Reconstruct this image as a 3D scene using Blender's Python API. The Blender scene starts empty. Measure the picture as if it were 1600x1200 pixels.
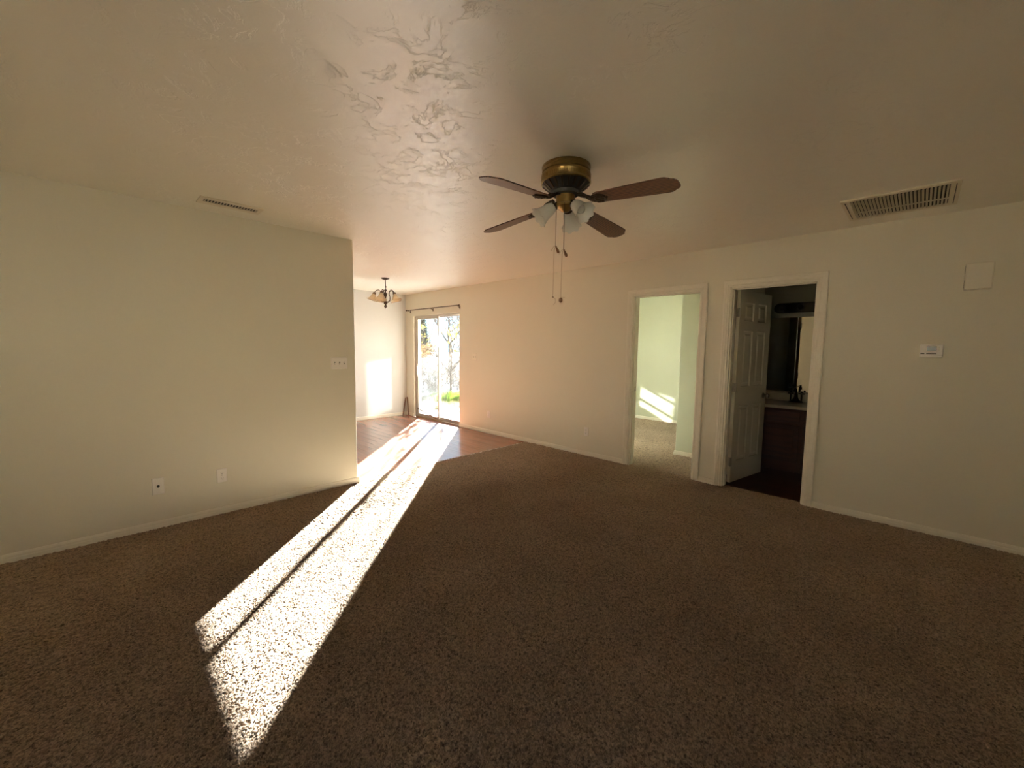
import bpy, math, random
import numpy as np
from math import sin, cos, pi, radians as R
from mathutils import Vector, Matrix

S = bpy.context.scene
C = S.collection

# ------------------------------------------------------------------ camera
F_PX = 644.5
YAW, PITCH, ROLL, CAM_H = 0.7785, -0.0883, 0.0125, 1.41
cd = bpy.data.cameras.new('camera')
cam = bpy.data.objects.new('camera', cd)
C.objects.link(cam)
cd.sensor_fit = 'HORIZONTAL'
cd.sensor_width = 36.0
cd.lens = F_PX / 1600 * 36.0
cd.clip_start = 0.02
f = Vector((-sin(YAW) * cos(PITCH), cos(YAW) * cos(PITCH), sin(PITCH)))
r = Vector((cos(YAW), sin(YAW), 0))
u = r.cross(f)
r2 = r * cos(ROLL) + u * sin(ROLL)
u2 = -r * sin(ROLL) + u * cos(ROLL)
cam.matrix_world = Matrix(((r2.x, u2.x, -f.x, 0), (r2.y, u2.y, -f.y, 0),
                           (r2.z, u2.z, -f.z, CAM_H), (0, 0, 0, 1)))
S.camera = cam

# ------------------------------------------------------------------ light
SUN_DIR = Vector((1.0, -1.003, -0.4575)).normalized()      # the way the sunlight travels
SUN = 105.0
SKY = 2.4
sl = bpy.data.lights.new('sun', 'SUN')
sl.energy = SUN
sl.angle = R(0.53)
sl.color = (1.0, 0.995, 0.985)
so = bpy.data.objects.new('sun', sl)
C.objects.link(so)
so.rotation_euler = SUN_DIR.to_track_quat('-Z', 'Y').to_euler()
so.location = (-20, 20, 12)


def beam(name, loc, d, sx, sy, power, col=(1, .95, .87), spread=1.5):
    """sunlight thrown back by a window pane outdoors: a lamp at the pane, as wide as the pane."""
    l = bpy.data.lights.new(name, 'AREA')
    l.shape = 'RECTANGLE'
    l.size, l.size_y = sx, sy
    l.energy = power
    l.spread = R(spread)
    l.color = col
    o = bpy.data.objects.new(name, l)
    C.objects.link(o)
    o.location = loc
    o.rotation_euler = Vector(d).to_track_quat('-Z', 'Y').to_euler()
    return o


# sun off the bedroom-wing window, back through the sliding door on to the dining end wall
beam('sun_glint', (-5.62, 5.84, 1.47), (-1, -1.0, -0.457), 0.46, 1.00, 1.5, spread=2.2)
# sun off the sliding door glass, through the bedroom window on to the bedroom wall
beam('sun_glint', (-6.68, 4.82, 1.66), (1, 1.0, -0.457), 0.90, 0.50, 3.4, spread=1.2)

world = bpy.data.worlds.new('world')
S.world = world
world.use_nodes = True
wn = world.node_tree
bg = wn.nodes['Background']
tc = wn.nodes.new('ShaderNodeTexCoord')
sx = wn.nodes.new('ShaderNodeSeparateXYZ')
rp = wn.nodes.new('ShaderNodeValToRGB')
rp.color_ramp.elements[0].position = 0.0
rp.color_ramp.elements[0].color = (0.42, 0.74, 1.0, 1)
rp.color_ramp.elements[1].position = 0.7
rp.color_ramp.elements[1].color = (0.38, 0.60, 1.0, 1)
wn.links.new(tc.outputs['Generated'], sx.inputs[0])
wn.links.new(sx.outputs['Z'], rp.inputs[0])
wn.links.new(rp.outputs[0], bg.inputs['Color'])
bg.inputs['Strength'].default_value = SKY

vs = S.view_settings
S.display_settings.display_device = 'sRGB'
vs.view_transform = 'Standard'
vs.look = 'None'
vs.gamma = 1.0
vs.use_curve_mapping = False
vs.exposure = 1.48
cy = S.cycles
cy.max_bounces = 14
cy.diffuse_bounces = 9
cy.glossy_bounces = 5
cy.transmission_bounces = 6
cy.transparent_max_bounces = 24
cy.sample_clamp_indirect = 6.0
cy.caustics_reflective = False
cy.caustics_refractive = False
cy.use_denoising = True
try:
    cy.denoiser = 'OPENIMAGEDENOISE'
    cy.denoising_input_passes = 'RGB_ALBEDO_NORMAL'
except Exception:
    pass

# ------------------------------------------------------------------ materials


def nmat(name):
    m = bpy.data.materials.new(name)
    m.use_nodes = True
    nt = m.node_tree
    return m, nt, nt.nodes['Principled BSDF']


def plain(name, col, rough=0.5, metal=0.0, spec=0.5, noise=0.0, nscale=20.0, bump=0.0, bscale=60.0, bdist=0.002):
    m, nt, b = nmat(name)
    b.inputs['Base Color'].default_value = (*col, 1)
    b.inputs['Roughness'].default_value = rough
    b.inputs['Metallic'].default_value = metal
    b.inputs['Specular IOR Level'].default_value = spec
    t = nt.nodes.new('ShaderNodeTexCoord')
    if noise:
        n = nt.nodes.new('ShaderNodeTexNoise')
        n.inputs['Scale'].default_value = nscale
        n.inputs['Detail'].default_value = 4
        nt.links.new(t.outputs['Object'], n.inputs['Vector'])
        rr = nt.nodes.new('ShaderNodeValToRGB')
        rr.color_ramp.elements[0].position = 0.3
        rr.color_ramp.elements[1].position = 0.7
        rr.color_ramp.elements[0].color = (*[c * (1 - noise) for c in col], 1)
        rr.color_ramp.elements[1].color = (*[min(1, c * (1 + noise)) for c in col], 1)
        nt.links.new(n.outputs['Fac'], rr.inputs[0])
        nt.links.new(rr.outputs[0], b.inputs['Base Color'])
    if bump:
        n = nt.nodes.new('ShaderNodeTexNoise')
        n.inputs['Scale'].default_value = bscale
        n.inputs['Detail'].default_value = 3
        nt.links.new(t.outputs['Object'], n.inputs['Vector'])
        bp = nt.nodes.new('ShaderNodeBump')
        bp.inputs['Strength'].default_value = bump
        bp.inputs['Distance'].default_value = bdist
        nt.links.new(n.outputs['Fac'], bp.inputs['Height'])
        nt.links.new(bp.outputs[0], b.inputs['Normal'])
    return m


def trowelled(name, col, rough, spec, strength, fine, ior=1.5):
    """painted drywall with a skip-trowel texture: smooth islands with ridged edges."""
    m, nt, b = nmat(name)
    b.inputs['Base Color'].default_value = (*col, 1)
    b.inputs['Roughness'].default_value = rough
    b.inputs['Specular IOR Level'].default_value = spec
    t = nt.nodes.new('ShaderNodeTexCoord')
    n = nt.nodes.new('ShaderNodeTexNoise')
    b.inputs['IOR'].default_value = ior
    n.inputs['Scale'].default_value = 6.5
    n.inputs['Detail'].default_value = 8
    n.inputs['Roughness'].default_value = 0.66
    n.inputs['Distortion'].default_value = 0.5
    nt.links.new(t.outputs['Object'], n.inputs['Vector'])
    rr = nt.nodes.new('ShaderNodeValToRGB')
    rr.color_ramp.elements[0].position = 0.44
    rr.color_ramp.elements[1].position = 0.475
    e = rr.color_ramp.elements.new(0.62)
    e.color = (.8, .8, .8, 1)
    nt.links.new(n.outputs['Fac'], rr.inputs[0])
    n2 = nt.nodes.new('ShaderNodeTexNoise')
    n2.inputs['Scale'].default_value = 26
    n2.inputs['Detail'].default_value = 4
    nt.links.new(t.outputs['Object'], n2.inputs['Vector'])
    ad = nt.nodes.new('ShaderNodeMath')
    ad.operation = 'MULTIPLY_ADD'
    ad.inputs[1].default_value = fine
    nt.links.new(n2.outputs['Fac'], ad.inputs[0])
    # only some strokes leave a ridge
    n3 = nt.nodes.new('ShaderNodeTexNoise')
    n3.inputs['Scale'].default_value = 2.3
    n3.inputs['Detail'].default_value = 2
    nt.links.new(t.outputs['Object'], n3.inputs['Vector'])
    r3 = nt.nodes.new('ShaderNodeValToRGB')
    r3.color_ramp.elements[0].position = 0.36
    r3.color_ramp.elements[1].position = 0.54
    nt.links.new(n3.outputs['Fac'], r3.inputs[0])
    mk = nt.nodes.new('ShaderNodeMath')
    mk.operation = 'MULTIPLY'
    nt.links.new(rr.outputs[0], mk.inputs[0])
    nt.links.new(r3.outputs[0], mk.inputs[1])
    nt.links.new(mk.outputs[0], ad.inputs[2])
    bp = nt.nodes.new('ShaderNodeBump')
    bp.inputs['Strength'].default_value = strength
    bp.inputs['Distance'].default_value = 0.004
    nt.links.new(ad.outputs[0], bp.inputs['Height'])
    nt.links.new(bp.outputs[0], b.inputs['Normal'])
    return m


def carpet_mat(name):
    m, nt, b = nmat(name)
    t = nt.nodes.new('ShaderNodeTexCoord')
    mp = nt.nodes.new('ShaderNodeMapping')
    nt.links.new(t.outputs['Object'], mp.inputs['Vector'])
    v = nt.nodes.new('ShaderNodeTexVoronoi')
    v.inputs['Scale'].default_value = 110
    v.inputs['Randomness'].default_value = 1.0
    n = nt.nodes.new('ShaderNodeTexNoise')
    n.inputs['Scale'].default_value = 85
    n.inputs['Detail'].default_value = 4
    n.inputs['Distortion'].default_value = 0.8
    big = nt.nodes.new('ShaderNodeTexNoise')
    big.inputs['Scale'].default_value = 2.2
    big.inputs['Detail'].default_value = 3
    mid = nt.nodes.new('ShaderNodeTexNoise')
    mid.inputs['Scale'].default_value = 22
    mid.inputs['Detail'].default_value = 3
    for q in (v, n, big, mid):
        nt.links.new(mp.outputs[0], q.inputs['Vector'])
    rr = nt.nodes.new('ShaderNodeValToRGB')
    rr.color_ramp.elements[0].position = 0.34
    rr.color_ramp.elements[0].color = (0.050, 0.036, 0.027, 1)
    rr.color_ramp.elements[1].position = 0.66
    rr.color_ramp.elements[1].color = (0.400, 0.300, 0.222, 1)
    nt.links.new(n.outputs['Fac'], rr.inputs[0])
    r2_ = nt.nodes.new('ShaderNodeValToRGB')
    r2_.color_ramp.elements[0].position = 0.35
    r2_.color_ramp.elements[0].color = (0.84, 0.80, 0.76, 1)
    r2_.color_ramp.elements[1].position = 0.68
    r2_.color_ramp.elements[1].color = (1.08, 1.06, 1.03, 1)
    nt.links.new(big.outputs['Fac'], r2_.inputs[0])
    mx = nt.nodes.new('ShaderNodeMix')
    mx.data_type = 'RGBA'
    mx.blend_type = 'MULTIPLY'
    mx.inputs['Factor'].default_value = 1.0
    nt.links.new(rr.outputs[0], mx.inputs['A'])
    nt.links.new(r2_.outputs[0], mx.inputs['B'])
    nt.links.new(mx.outputs['Result'], b.inputs['Base Color'])
    b.inputs['Roughness'].default_value = 0.95
    b.inputs['Specular IOR Level'].default_value = 0.1
    b.inputs['Sheen Weight'].default_value = 0.45
    b.inputs['Sheen Tint'].default_value = (1.0, 0.80, 0.60, 1)
    b.inputs['Sheen Roughness'].default_value = 0.6
    # tufts
    inv = nt.nodes.new('ShaderNodeMath')
    inv.operation = 'MULTIPLY_ADD'
    inv.inputs[1].default_value = -0.55
    nt.links.new(v.outputs['Distance'], inv.inputs[0])
    nt.links.new(n.outputs['Fac'], inv.inputs[2])
    ad = nt.nodes.new('ShaderNodeMath')
    ad.operation = 'MULTIPLY_ADD'
    ad.inputs[1].default_value = 0.5
    nt.links.new(mid.outputs['Fac'], ad.inputs[0])
    nt.links.new(inv.outputs[0], ad.inputs[2])
    bp = nt.nodes.new('ShaderNodeBump')
    bp.inputs['Strength'].default_value = 0.6
    bp.inputs['Distance'].default_value = 0.008
    nt.links.new(ad.outputs[0], bp.inputs['Height'])
    nt.links.new(bp.outputs[0], b.inputs['Normal'])
    return m


def planks(name, c1, c2, rough, pw=0.125, pl=1.2):
    m, nt, b = nmat(name)
    t = nt.nodes.new('ShaderNodeTexCoord')
    br = nt.nodes.new('ShaderNodeTexBrick')
    br.offset = 0.37
    br.inputs['Scale'].default_value = 1.0
    br.inputs['Brick Width'].default_value = pl
    br.inputs['Row Height'].default_value = pw
    br.inputs['Mortar Size'].default_value = 0.0018
    br.inputs['Mortar Smooth'].default_value = 0.2
    br.inputs['Bias'].default_value = 0.0
    br.inputs['Color1'].default_value = (*c1, 1)
    br.inputs['Color2'].default_value = (*c2, 1)
    br.inputs['Mortar'].default_value = (*[c * 0.6 for c in c1], 1)
    nt.links.new(t.outputs['Object'], br.inputs['Vector'])
    mp = nt.nodes.new('ShaderNodeMapping')
    mp.inputs['Scale'].default_value = (1.6, 30, 1)
    nt.links.new(t.outputs['Object'], mp.inputs['Vector'])
    n = nt.nodes.new('ShaderNodeTexNoise')
    n.inputs['Scale'].default_value = 1.0
    n.inputs['Detail'].default_value = 5
    n.inputs['Distortion'].default_value = 0.6
    nt.links.new(mp.outputs[0], n.inputs['Vector'])
    rr = nt.nodes.new('ShaderNodeValToRGB')
    rr.color_ramp.elements[0].position = 0.3
    rr.color_ramp.elements[0].color = (.80, .77, .75, 1)
    rr.color_ramp.elements[1].position = 0.7
    rr.color_ramp.elements[1].color = (1.10, 1.10, 1.10, 1)
    nt.links.new(n.outputs['Fac'], rr.inputs[0])
    mx = nt.nodes.new('ShaderNodeMix')
    mx.data_type = 'RGBA'
    mx.blend_type = 'MULTIPLY'
    mx.inputs['Factor'].default_value = 1
    nt.links.new(br.outputs['Color'], mx.inputs['A'])
    nt.links.new(rr.outputs[0], mx.inputs['B'])
    nt.links.new(mx.outputs['Result'], b.inputs['Base Color'])
    b.inputs['Roughness'].default_value = rough
    bp = nt.nodes.new('ShaderNodeBump')
    bp.inputs['Strength'].default_value = 0.25
    bp.inputs['Distance'].default_value = 0.001
    nt.links.new(n.outputs['Fac'], bp.inputs['Height'])
    nt.links.new(bp.outputs[0], b.inputs['Normal'])
    return m


def grain(name, c1, c2, rough=0.35, scale=(3, 26, 26)):
    """wood with cathedral grain along local X."""
    m, nt, b = nmat(name)
    t = nt.nodes.new('ShaderNodeTexCoord')
    mp = nt.nodes.new('ShaderNodeMapping')
    mp.inputs['Scale'].default_value = scale
    nt.links.new(t.outputs['Object'], mp.inputs['Vector'])
    w = nt.nodes.new('ShaderNodeTexWave')
    w.wave_type = 'BANDS'
    w.bands_direction = 'Y'
    w.inputs['Scale'].default_value = 1.0
    w.inputs['Distortion'].default_value = 7.0
    w.inputs['Detail'].default_value = 3
    w.inputs['Detail Scale'].default_value = 0.7
    nt.links.new(mp.outputs[0], w.inputs['Vector'])
    rr = nt.nodes.new('ShaderNodeValToRGB')
    rr.color_ramp.elements[0].position = 0.15
    rr.color_ramp.elements[0].color = (*c1, 1)
    rr.color_ramp.elements[1].position = 0.85
    rr.color_ramp.elements[1].color = (*c2, 1)
    nt.links.new(w.outputs['Fac'], rr.inputs[0])
    nt.links.new(rr.outputs[0], b.inputs['Base Color'])
    b.inputs['Roughness'].default_value = rough
    return m


def glass_mat(name, tint=(0.93, 0.95, 0.94), refl=0.5):
    m = bpy.data.materials.new(name)
    m.use_nodes = True
    nt = m.node_tree
    nt.nodes.clear()
    o = nt.nodes.new('ShaderNodeOutputMaterial')
    tr = nt.nodes.new('ShaderNodeBsdfTransparent')
    tr.inputs['Color'].default_value = (*tint, 1)
    gl = nt.nodes.new('ShaderNodeBsdfGlossy')
    gl.inputs['Roughness'].default_value = 0.01
    fr = nt.nodes.new('ShaderNodeFresnel')
    fr.inputs['IOR'].default_value = 1.45
    ml = nt.nodes.new('ShaderNodeMath')
    ml.operation = 'MULTIPLY'
    ml.inputs[1].default_value = refl
    mx = nt.nodes.new('ShaderNodeMixShader')
    nt.links.new(fr.outputs[0], ml.inputs[0])
    nt.links.new(ml.outputs[0], mx.inputs[0])
    nt.links.new(tr.outputs[0], mx.inputs[1])
    nt.links.new(gl.outputs[0], mx.inputs[2])
    nt.links.new(mx.outputs[0], o.inputs['Surface'])
    return m


def shade_glass(name, col, transl, transp):
    m = bpy.data.materials.new(name)
    m.use_nodes = True
    nt = m.node_tree
    nt.nodes.clear()
    o = nt.nodes.new('ShaderNodeOutputMaterial')
    pb = nt.nodes.new('ShaderNodeBsdfPrincipled')
    pb.inputs['Base Color'].default_value = (*col, 1)
    pb.inputs['Roughness'].default_value = 0.22
    tl = nt.nodes.new('ShaderNodeBsdfTranslucent')
    tl.inputs['Color'].default_value = (*col, 1)
    tp = nt.nodes.new('ShaderNodeBsdfTransparent')
    tp.inputs['Color'].default_value = (*col, 1)
    a = nt.nodes.new('ShaderNodeMixShader')
    a.inputs[0].default_value = transl
    b = nt.nodes.new('ShaderNodeMixShader')
    b.inputs[0].default_value = transp
    t = nt.nodes.new('ShaderNodeTexCoord')
    n = nt.nodes.new('ShaderNodeTexNoise')
    n.inputs['Scale'].default_value = 30
    nt.links.new(t.outputs['Object'], n.inputs['Vector'])
    bp = nt.nodes.new('ShaderNodeBump')
    bp.inputs['Strength'].default_value = 0.2
    bp.inputs['Distance'].default_value = 0.003
    nt.links.new(n.outputs['Fac'], bp.inputs['Height'])
    nt.links.new(bp.outputs[0], pb.inputs['Normal'])
    nt.links.new(pb.outputs[0], a.inputs[1])
    nt.links.new(tl.outputs[0], a.inputs[2])
    nt.links.new(a.outputs[0], b.inputs[1])
    nt.links.new(tp.outputs[0], b.inputs[2])
    nt.links.new(b.outputs[0], o.inputs['Surface'])
    return m


def leaf_mat(name, c1, c2, transl=0.5):
    m = bpy.data.materials.new(name)
    m.use_nodes = True
    nt = m.node_tree
    nt.nodes.clear()
    o = nt.nodes.new('ShaderNodeOutputMaterial')
    g = nt.nodes.new('ShaderNodeTexCoord')
    n = nt.nodes.new('ShaderNodeTexNoise')
    n.inputs['Scale'].default_value = 6
    nt.links.new(g.outputs['Object'], n.inputs['Vector'])
    rr = nt.nodes.new('ShaderNodeValToRGB')
    rr.color_ramp.elements[0].position = 0.35
    rr.color_ramp.elements[0].color = (*c1, 1)
    rr.color_ramp.elements[1].position = 0.65
    rr.color_ramp.elements[1].color = (*c2, 1)
    nt.links.new(n.outputs['Fac'], rr.inputs[0])
    d = nt.nodes.new('ShaderNodeBsdfDiffuse')
    t = nt.nodes.new('ShaderNodeBsdfTranslucent')
    nt.links.new(rr.outputs[0], d.inputs['Color'])
    nt.links.new(rr.outputs[0], t.inputs['Color'])
    mx = nt.nodes.new('ShaderNodeMixShader')
    mx.inputs[0].default_value = transl
    nt.links.new(d.outputs[0], mx.inputs[1])
    nt.links.new(t.outputs[0], mx.inputs[2])
    nt.links.new(mx.outputs[0], o.inputs['Surface'])
    return m


WALL_COL = (0.75, 0.712, 0.585)
M = dict(
    wall=trowelled('wall_paint', WALL_COL, 0.45, 0.35, 0.10, 0.10),
    ceil=trowelled('ceiling_paint', (0.90, 0.87, 0.755), 0.40, 0.7, 0.50, 0.14, 2.0),
    skylit_wall=trowelled('wall_paint_skylit', (0.66, 0.67, 0.64), 0.45, 0.35, 0.10, 0.10),  # cream wall paint whitened and dulled to offset warm bounce light
    bed=trowelled('wall_paint_yardlit', (0.55, 0.57, 0.43), 0.45, 0.35, 0.10, 0.10),  # house paint with greenish sky and grass light put in, darkened against glare
    trim=plain('trim_paint', (0.82, 0.78, 0.66), 0.35, noise=0.02),
    shaded_door=plain('trim_paint_shaded', (0.62, 0.57, 0.45), 0.4, noise=0.02),  # trim paint with the shade on the bathroom door put into its colour
    carpet=carpet_mat('brown_carpet'),
    laminate=planks('red_brown_laminate', (0.36, 0.165, 0.105), (0.31, 0.138, 0.086), 0.22),
    bathfloor=planks('dark_wood_floor', (0.085, 0.032, 0.018), (0.065, 0.025, 0.015), 0.35),
    siding=plain('stucco', (0.20, 0.165, 0.135), 0.9, bump=0.4, bscale=40, bdist=.004),
    fill_wall=plain('fill_stucco', (0.78, 0.68, 0.50), 0.9, bump=0.4, bscale=40, bdist=.004),  # walls of the added house that reflect warm fill
    concrete=plain('concrete', (0.42, 0.40, 0.38), 0.9, noise=0.15, nscale=6),
    earth=plain('dry_earth', (0.20, 0.165, 0.11), 0.95, noise=0.3, nscale=3),
    brass=plain('antique_brass', (0.30, 0.205, 0.075), 0.30, 1.0, noise=0.15, nscale=40),
    darkbrass=plain('dark_brass', (0.06, 0.042, 0.025), 0.35, 0.8),
    black=plain('shadowed_recess', (0.02, 0.018, 0.016), 0.7),
    blade=grain('walnut_blade', (0.045, 0.016, 0.008), (0.200, 0.088, 0.042)),
    wood=grain('turned_wood', (0.20, 0.09, 0.035), (0.32, 0.16, 0.07)),
    stick=plain('brown_stick', (0.22, 0.11, 0.055), 0.6, noise=.2),
    cord=plain('string', (0.42, 0.34, 0.24), 0.8),
    frost=shade_glass('frosted_glass', (0.86, 0.86, 0.82), 0.35, 0.12),
    amber=shade_glass('clear_amber_glass', (0.90, 0.82, 0.66), 0.3, 0.62),
    bulb=plain('bulb_white', (0.85, 0.85, 0.80), 0.2),
    bronze=plain('bronze', (0.085, 0.055, 0.035), 0.4, 0.7),
    plate=plain('white_plastic', (0.86, 0.82, 0.76), 0.35),
    ivory=plain('ivory_plastic', (0.80, 0.75, 0.62), 0.35),
    slot=plain('slot_dark', (0.05, 0.04, 0.03), 0.6),
    vent=plain('vent_enamel', (0.80, 0.74, 0.60), 0.4),
    lcd=plain('lcd', (0.05, 0.05, 0.045), 0.25),
    alu=plain('tan_aluminium', (0.50, 0.45, 0.38), 0.45, 0.3),
    track=plain('bronze_track', (0.36, 0.25, 0.15), 0.45, 0.2),
    glass=glass_mat('window_glass'),
    mirror=plain('mirror_silver', (0.88, 0.90, 0.86), 0.012, 1.0),
    nickel=plain('brushed_nickel', (0.42, 0.38, 0.32), 0.3, 1.0),
    cherry=grain('cherry_cabinet', (0.040, 0.009, 0.006), (0.062, 0.015, 0.009), 0.65),
    counter=plain('cultured_counter', (0.42, 0.36, 0.27), 0.3, noise=.06, nscale=12),
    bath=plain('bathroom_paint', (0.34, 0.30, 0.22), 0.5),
    oil=plain('oil_bronze', (0.03, 0.024, 0.018), 0.28, 0.9),
    bark=plain('grey_bark', (0.10, 0.08, 0.068), 0.9, noise=.3, nscale=15),
    galv=plain('galvanised_wire', (0.62, 0.63, 0.64), 0.4, 0.6),
    yellow=leaf_mat('yellow_leaves', (0.42, 0.28, 0.03), (0.38, 0.32, 0.05), 0.4),
    orange=leaf_mat('rust_leaves', (0.20, 0.11, 0.05), (0.26, 0.17, 0.07), 0.35),
    ever=leaf_mat('dark_needles', (0.02, 0.036, 0.034), (0.04, 0.06, 0.055), 0.2),
    tan=leaf_mat('dry_twigs', (0.14, 0.11, 0.085), (0.24, 0.20, 0.16), 0.25),
    grass=leaf_mat('green_grass', (0.10, 0.18, 0.02), (0.18, 0.24, 0.04), 0.4),
    drygrass=leaf_mat('dry_grass', (0.26, 0.22, 0.09), (0.32, 0.28, 0.14), 0.3),
    debris=plain('debris', (0.03, 0.02, 0.015), 0.8),
)


# ------------------------------------------------------------------ mesh helpers
class MB:
    def __init__(s):
        s.v, s.f = [], []

    def add(s, vs, fs, mat=None):
        k = len(s.v)
        for p in vs:
            p = Vector(p)
            s.v.append(mat @ p if mat else p)
        s.f += [tuple(i + k for i in q) for q in fs]
        return s

    def box(s, x0, x1, y0, y1, z0, z1, mat=None):
        return s.add([(x0, y0, z0), (x1, y0, z0), (x1, y1, z0), (x0, y1, z0), (x0, y0, z1), (x1, y0, z1), (x1, y1, z1), (x0, y1, z1)],
                     [(0, 3, 2, 1), (4, 5, 6, 7), (0, 1, 5, 4), (1, 2, 6, 5), (2, 3, 7, 6), (3, 0, 4, 7)], mat)

    def lathe(s, prof, n=32, mat=None, scallop=0, amp=0.0, close=False):
        """prof: list of (radius, z)."""
        vs, fs = [], []
        for (rr, z) in prof:
            for i in range(n):
                a = 2 * pi * i / n
                k = 1 + (amp * cos(scallop * a) if scallop else 0) * (1 if rr else 0)
                vs.append((rr * k * cos(a), rr * k * sin(a), z))
        for j in range(len(prof) - 1):
            for i in range(n):
                a, b = j * n + i, j * n + (i + 1) % n
                fs.append((a, b, b + n, a + n))
        return s.add(vs, fs, mat)

    def tube(s, pts, rad, n=8, mat=None, caps=True):
        pts = [Vector(p) for p in pts]
        rs = rad if isinstance(rad, (list, tuple)) else [rad] * len(pts)
        vs, fs = [], []
        t0 = (pts[1] - pts[0]).normalized()
        ref = Vector((0, 0, 1)) if abs(t0.z) < 0.9 else Vector((1, 0, 0))
        nx = t0.cross(ref).normalized()
        for i, p in enumerate(pts):
            a = pts[max(0, i - 1)]
            b = pts[min(len(pts) - 1, i + 1)]
            t = (b - a).normalized()
            nx = (nx - t * nx.dot(t)).normalized()
            ny = t.cross(nx)
            for k in range(n):
                an = 2 * pi * k / n
                vs.append(p + (nx * cos(an) + ny * sin(an)) * rs[i])
        for i in range(len(pts) - 1):
            for k in range(n):
                a, b = i * n + k, i * n + (k + 1) % n
                fs.append((a, b, b + n, a + n))
        if caps:
            fs.append(tuple(range(n - 1, -1, -1)))
            fs.append(tuple((len(pts) - 1) * n + k for k in range(n)))
        return s.add(vs, fs, mat)

    def prism(s, poly, z0, z1, mat=None):
        n = len(poly)
        vs = [(x, y, z0) for x, y in poly] + [(x, y, z1) for x, y in poly]
        fs = [tuple(range(n - 1, -1, -1)), tuple(range(n, 2 * n))]
        for i in range(n):
            j = (i + 1) % n
            fs.append((i, j, j + n, i + n))
        return s.add(vs, fs, mat)

    def ball(s, c, rad, n=12, m=8, sc=(1, 1, 1)):
        prof = [(max(1e-4, rad * sin(pi * j / m)), -rad * cos(pi * j / m)) for j in range(m + 1)]
        return s.lathe(prof, n, Matrix.Translation(Vector(c)) @ Matrix.Diagonal((*sc, 1)))

    def obj(s, name, mat, parent=None, smooth=None, bevel=0.0, seg=2):
        me = bpy.data.meshes.new(name)
        me.from_pydata([tuple(p) for p in s.v], [], s.f)
        me.update()
        if isinstance(mat, (list, tuple)):
            for q in mat:
                me.materials.append(q)
        else:
            me.materials.append(mat)
        o = bpy.data.objects.new(name, me)
        C.objects.link(o)
        if parent is not None:
            o.parent = parent
        if smooth is not None:
            me.shade_smooth()
            me.set_sharp_from_angle(angle=R(smooth))
        if bevel:
            b = o.modifiers.new('bevel', 'BEVEL')
            b.width = bevel
            b.segments = seg
            b.limit_method = 'ANGLE'
            b.angle_limit = R(40)
        return o


def tag(o, label, cat, group=None, kind=None):
    o['label'] = label
    o['category'] = cat
    if group:
        o['group'] = group
    if kind:
        o['kind'] = kind
    return o


def thing(name, label, cat, loc=(0, 0, 0), rz=0, group=None, kind=None):
    o = bpy.data.objects.new(name, None)
    o.empty_display_size = 0.1
    C.objects.link(o)
    o.location = loc
    o.rotation_euler = (0, 0, rz)
    return tag(o, label, cat, group, kind)


def struct(o, label, cat):
    return tag(o, label, cat, None, 'structure')


def copy_tree(o, parent=None):
    c = o.copy()
    C.objects.link(c)
    c.parent = parent
    for ch in list(o.children):
        copy_tree(ch, c)
    return c


def rot(axis, a):
    return Matrix.Rotation(a, 4, axis)


def tr(x, y, z):
    return Matrix.Translation((x, y, z))


# ------------------------------------------------------------------ the shell
D = 4.494          # living-room face of the long right wall
DB = 4.612         # its other face
H = 2.44
XL, XLB, YC = -4.04, -4.16, 1.85      # partition wall on the left
XE = -7.485        # dining end wall
XW = -5.30         # outer face of the bedroom wing
YB = -1.30         # wall behind the camera
XF = 1.90
SL0, SL1, SLH = -7.20, -5.73, 2.005   # sliding door opening
D10, D11 = -2.445, -1.668             # bedroom doorway
D20, D21 = -1.385, -0.672             # bathroom doorway
DH = 2.035
RW = (-0.48, -0.14, 1.00, 2.05)       # opening added behind the camera for fill light


def wall_x(name, y0, y1, x0, x1, holes, mat, label, z1=H):
    """wall along X with rectangular holes (xa, xb, za, zb)."""
    m = MB()
    xs = sorted({x0, x1, *[h[0] for h in holes], *[h[1] for h in holes]})
    for a, b in zip(xs[:-1], xs[1:]):
        hs = [h for h in holes if h[0] <= a + 1e-6 and h[1] >= b - 1e-6]
        if not hs:
            m.box(a, b, y0, y1, 0, z1)
        for h in hs:
            if h[2] > 0:
                m.box(a, b, y0, y1, 0, h[2])
            if h[3] < z1:
                m.box(a, b, y0, y1, h[3], z1)
    return struct(m.obj(name, mat), label, 'wall')


def wall_y(name, x0, x1, y0, y1, holes, mat, label, z1=H):
    m = MB()
    ys = sorted({y0, y1, *[h[0] for h in holes], *[h[1] for h in holes]})
    for a, b in zip(ys[:-1], ys[1:]):
        hs = [h for h in holes if h[0] <= a + 1e-6 and h[1] >= b - 1e-6]
        if not hs:
            m.box(x0, x1, a, b, 0, z1)
        for h in hs:
            if h[2] > 0:
                m.box(x0, x1, a, b, 0, h[2])
            if h[3] < z1:
                m.box(x0, x1, a, b, h[3], z1)
    return struct(m.obj(name, mat), label, 'wall')


wall_x('wall_right', D, DB, XE, XF, [(SL0, SL1, -0.01, SLH), (D10, D11, -0.01, DH), (D20, D21, -0.01, DH)], M['wall'],
       'long cream painted wall holding the sliding door and both doorways')
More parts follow.
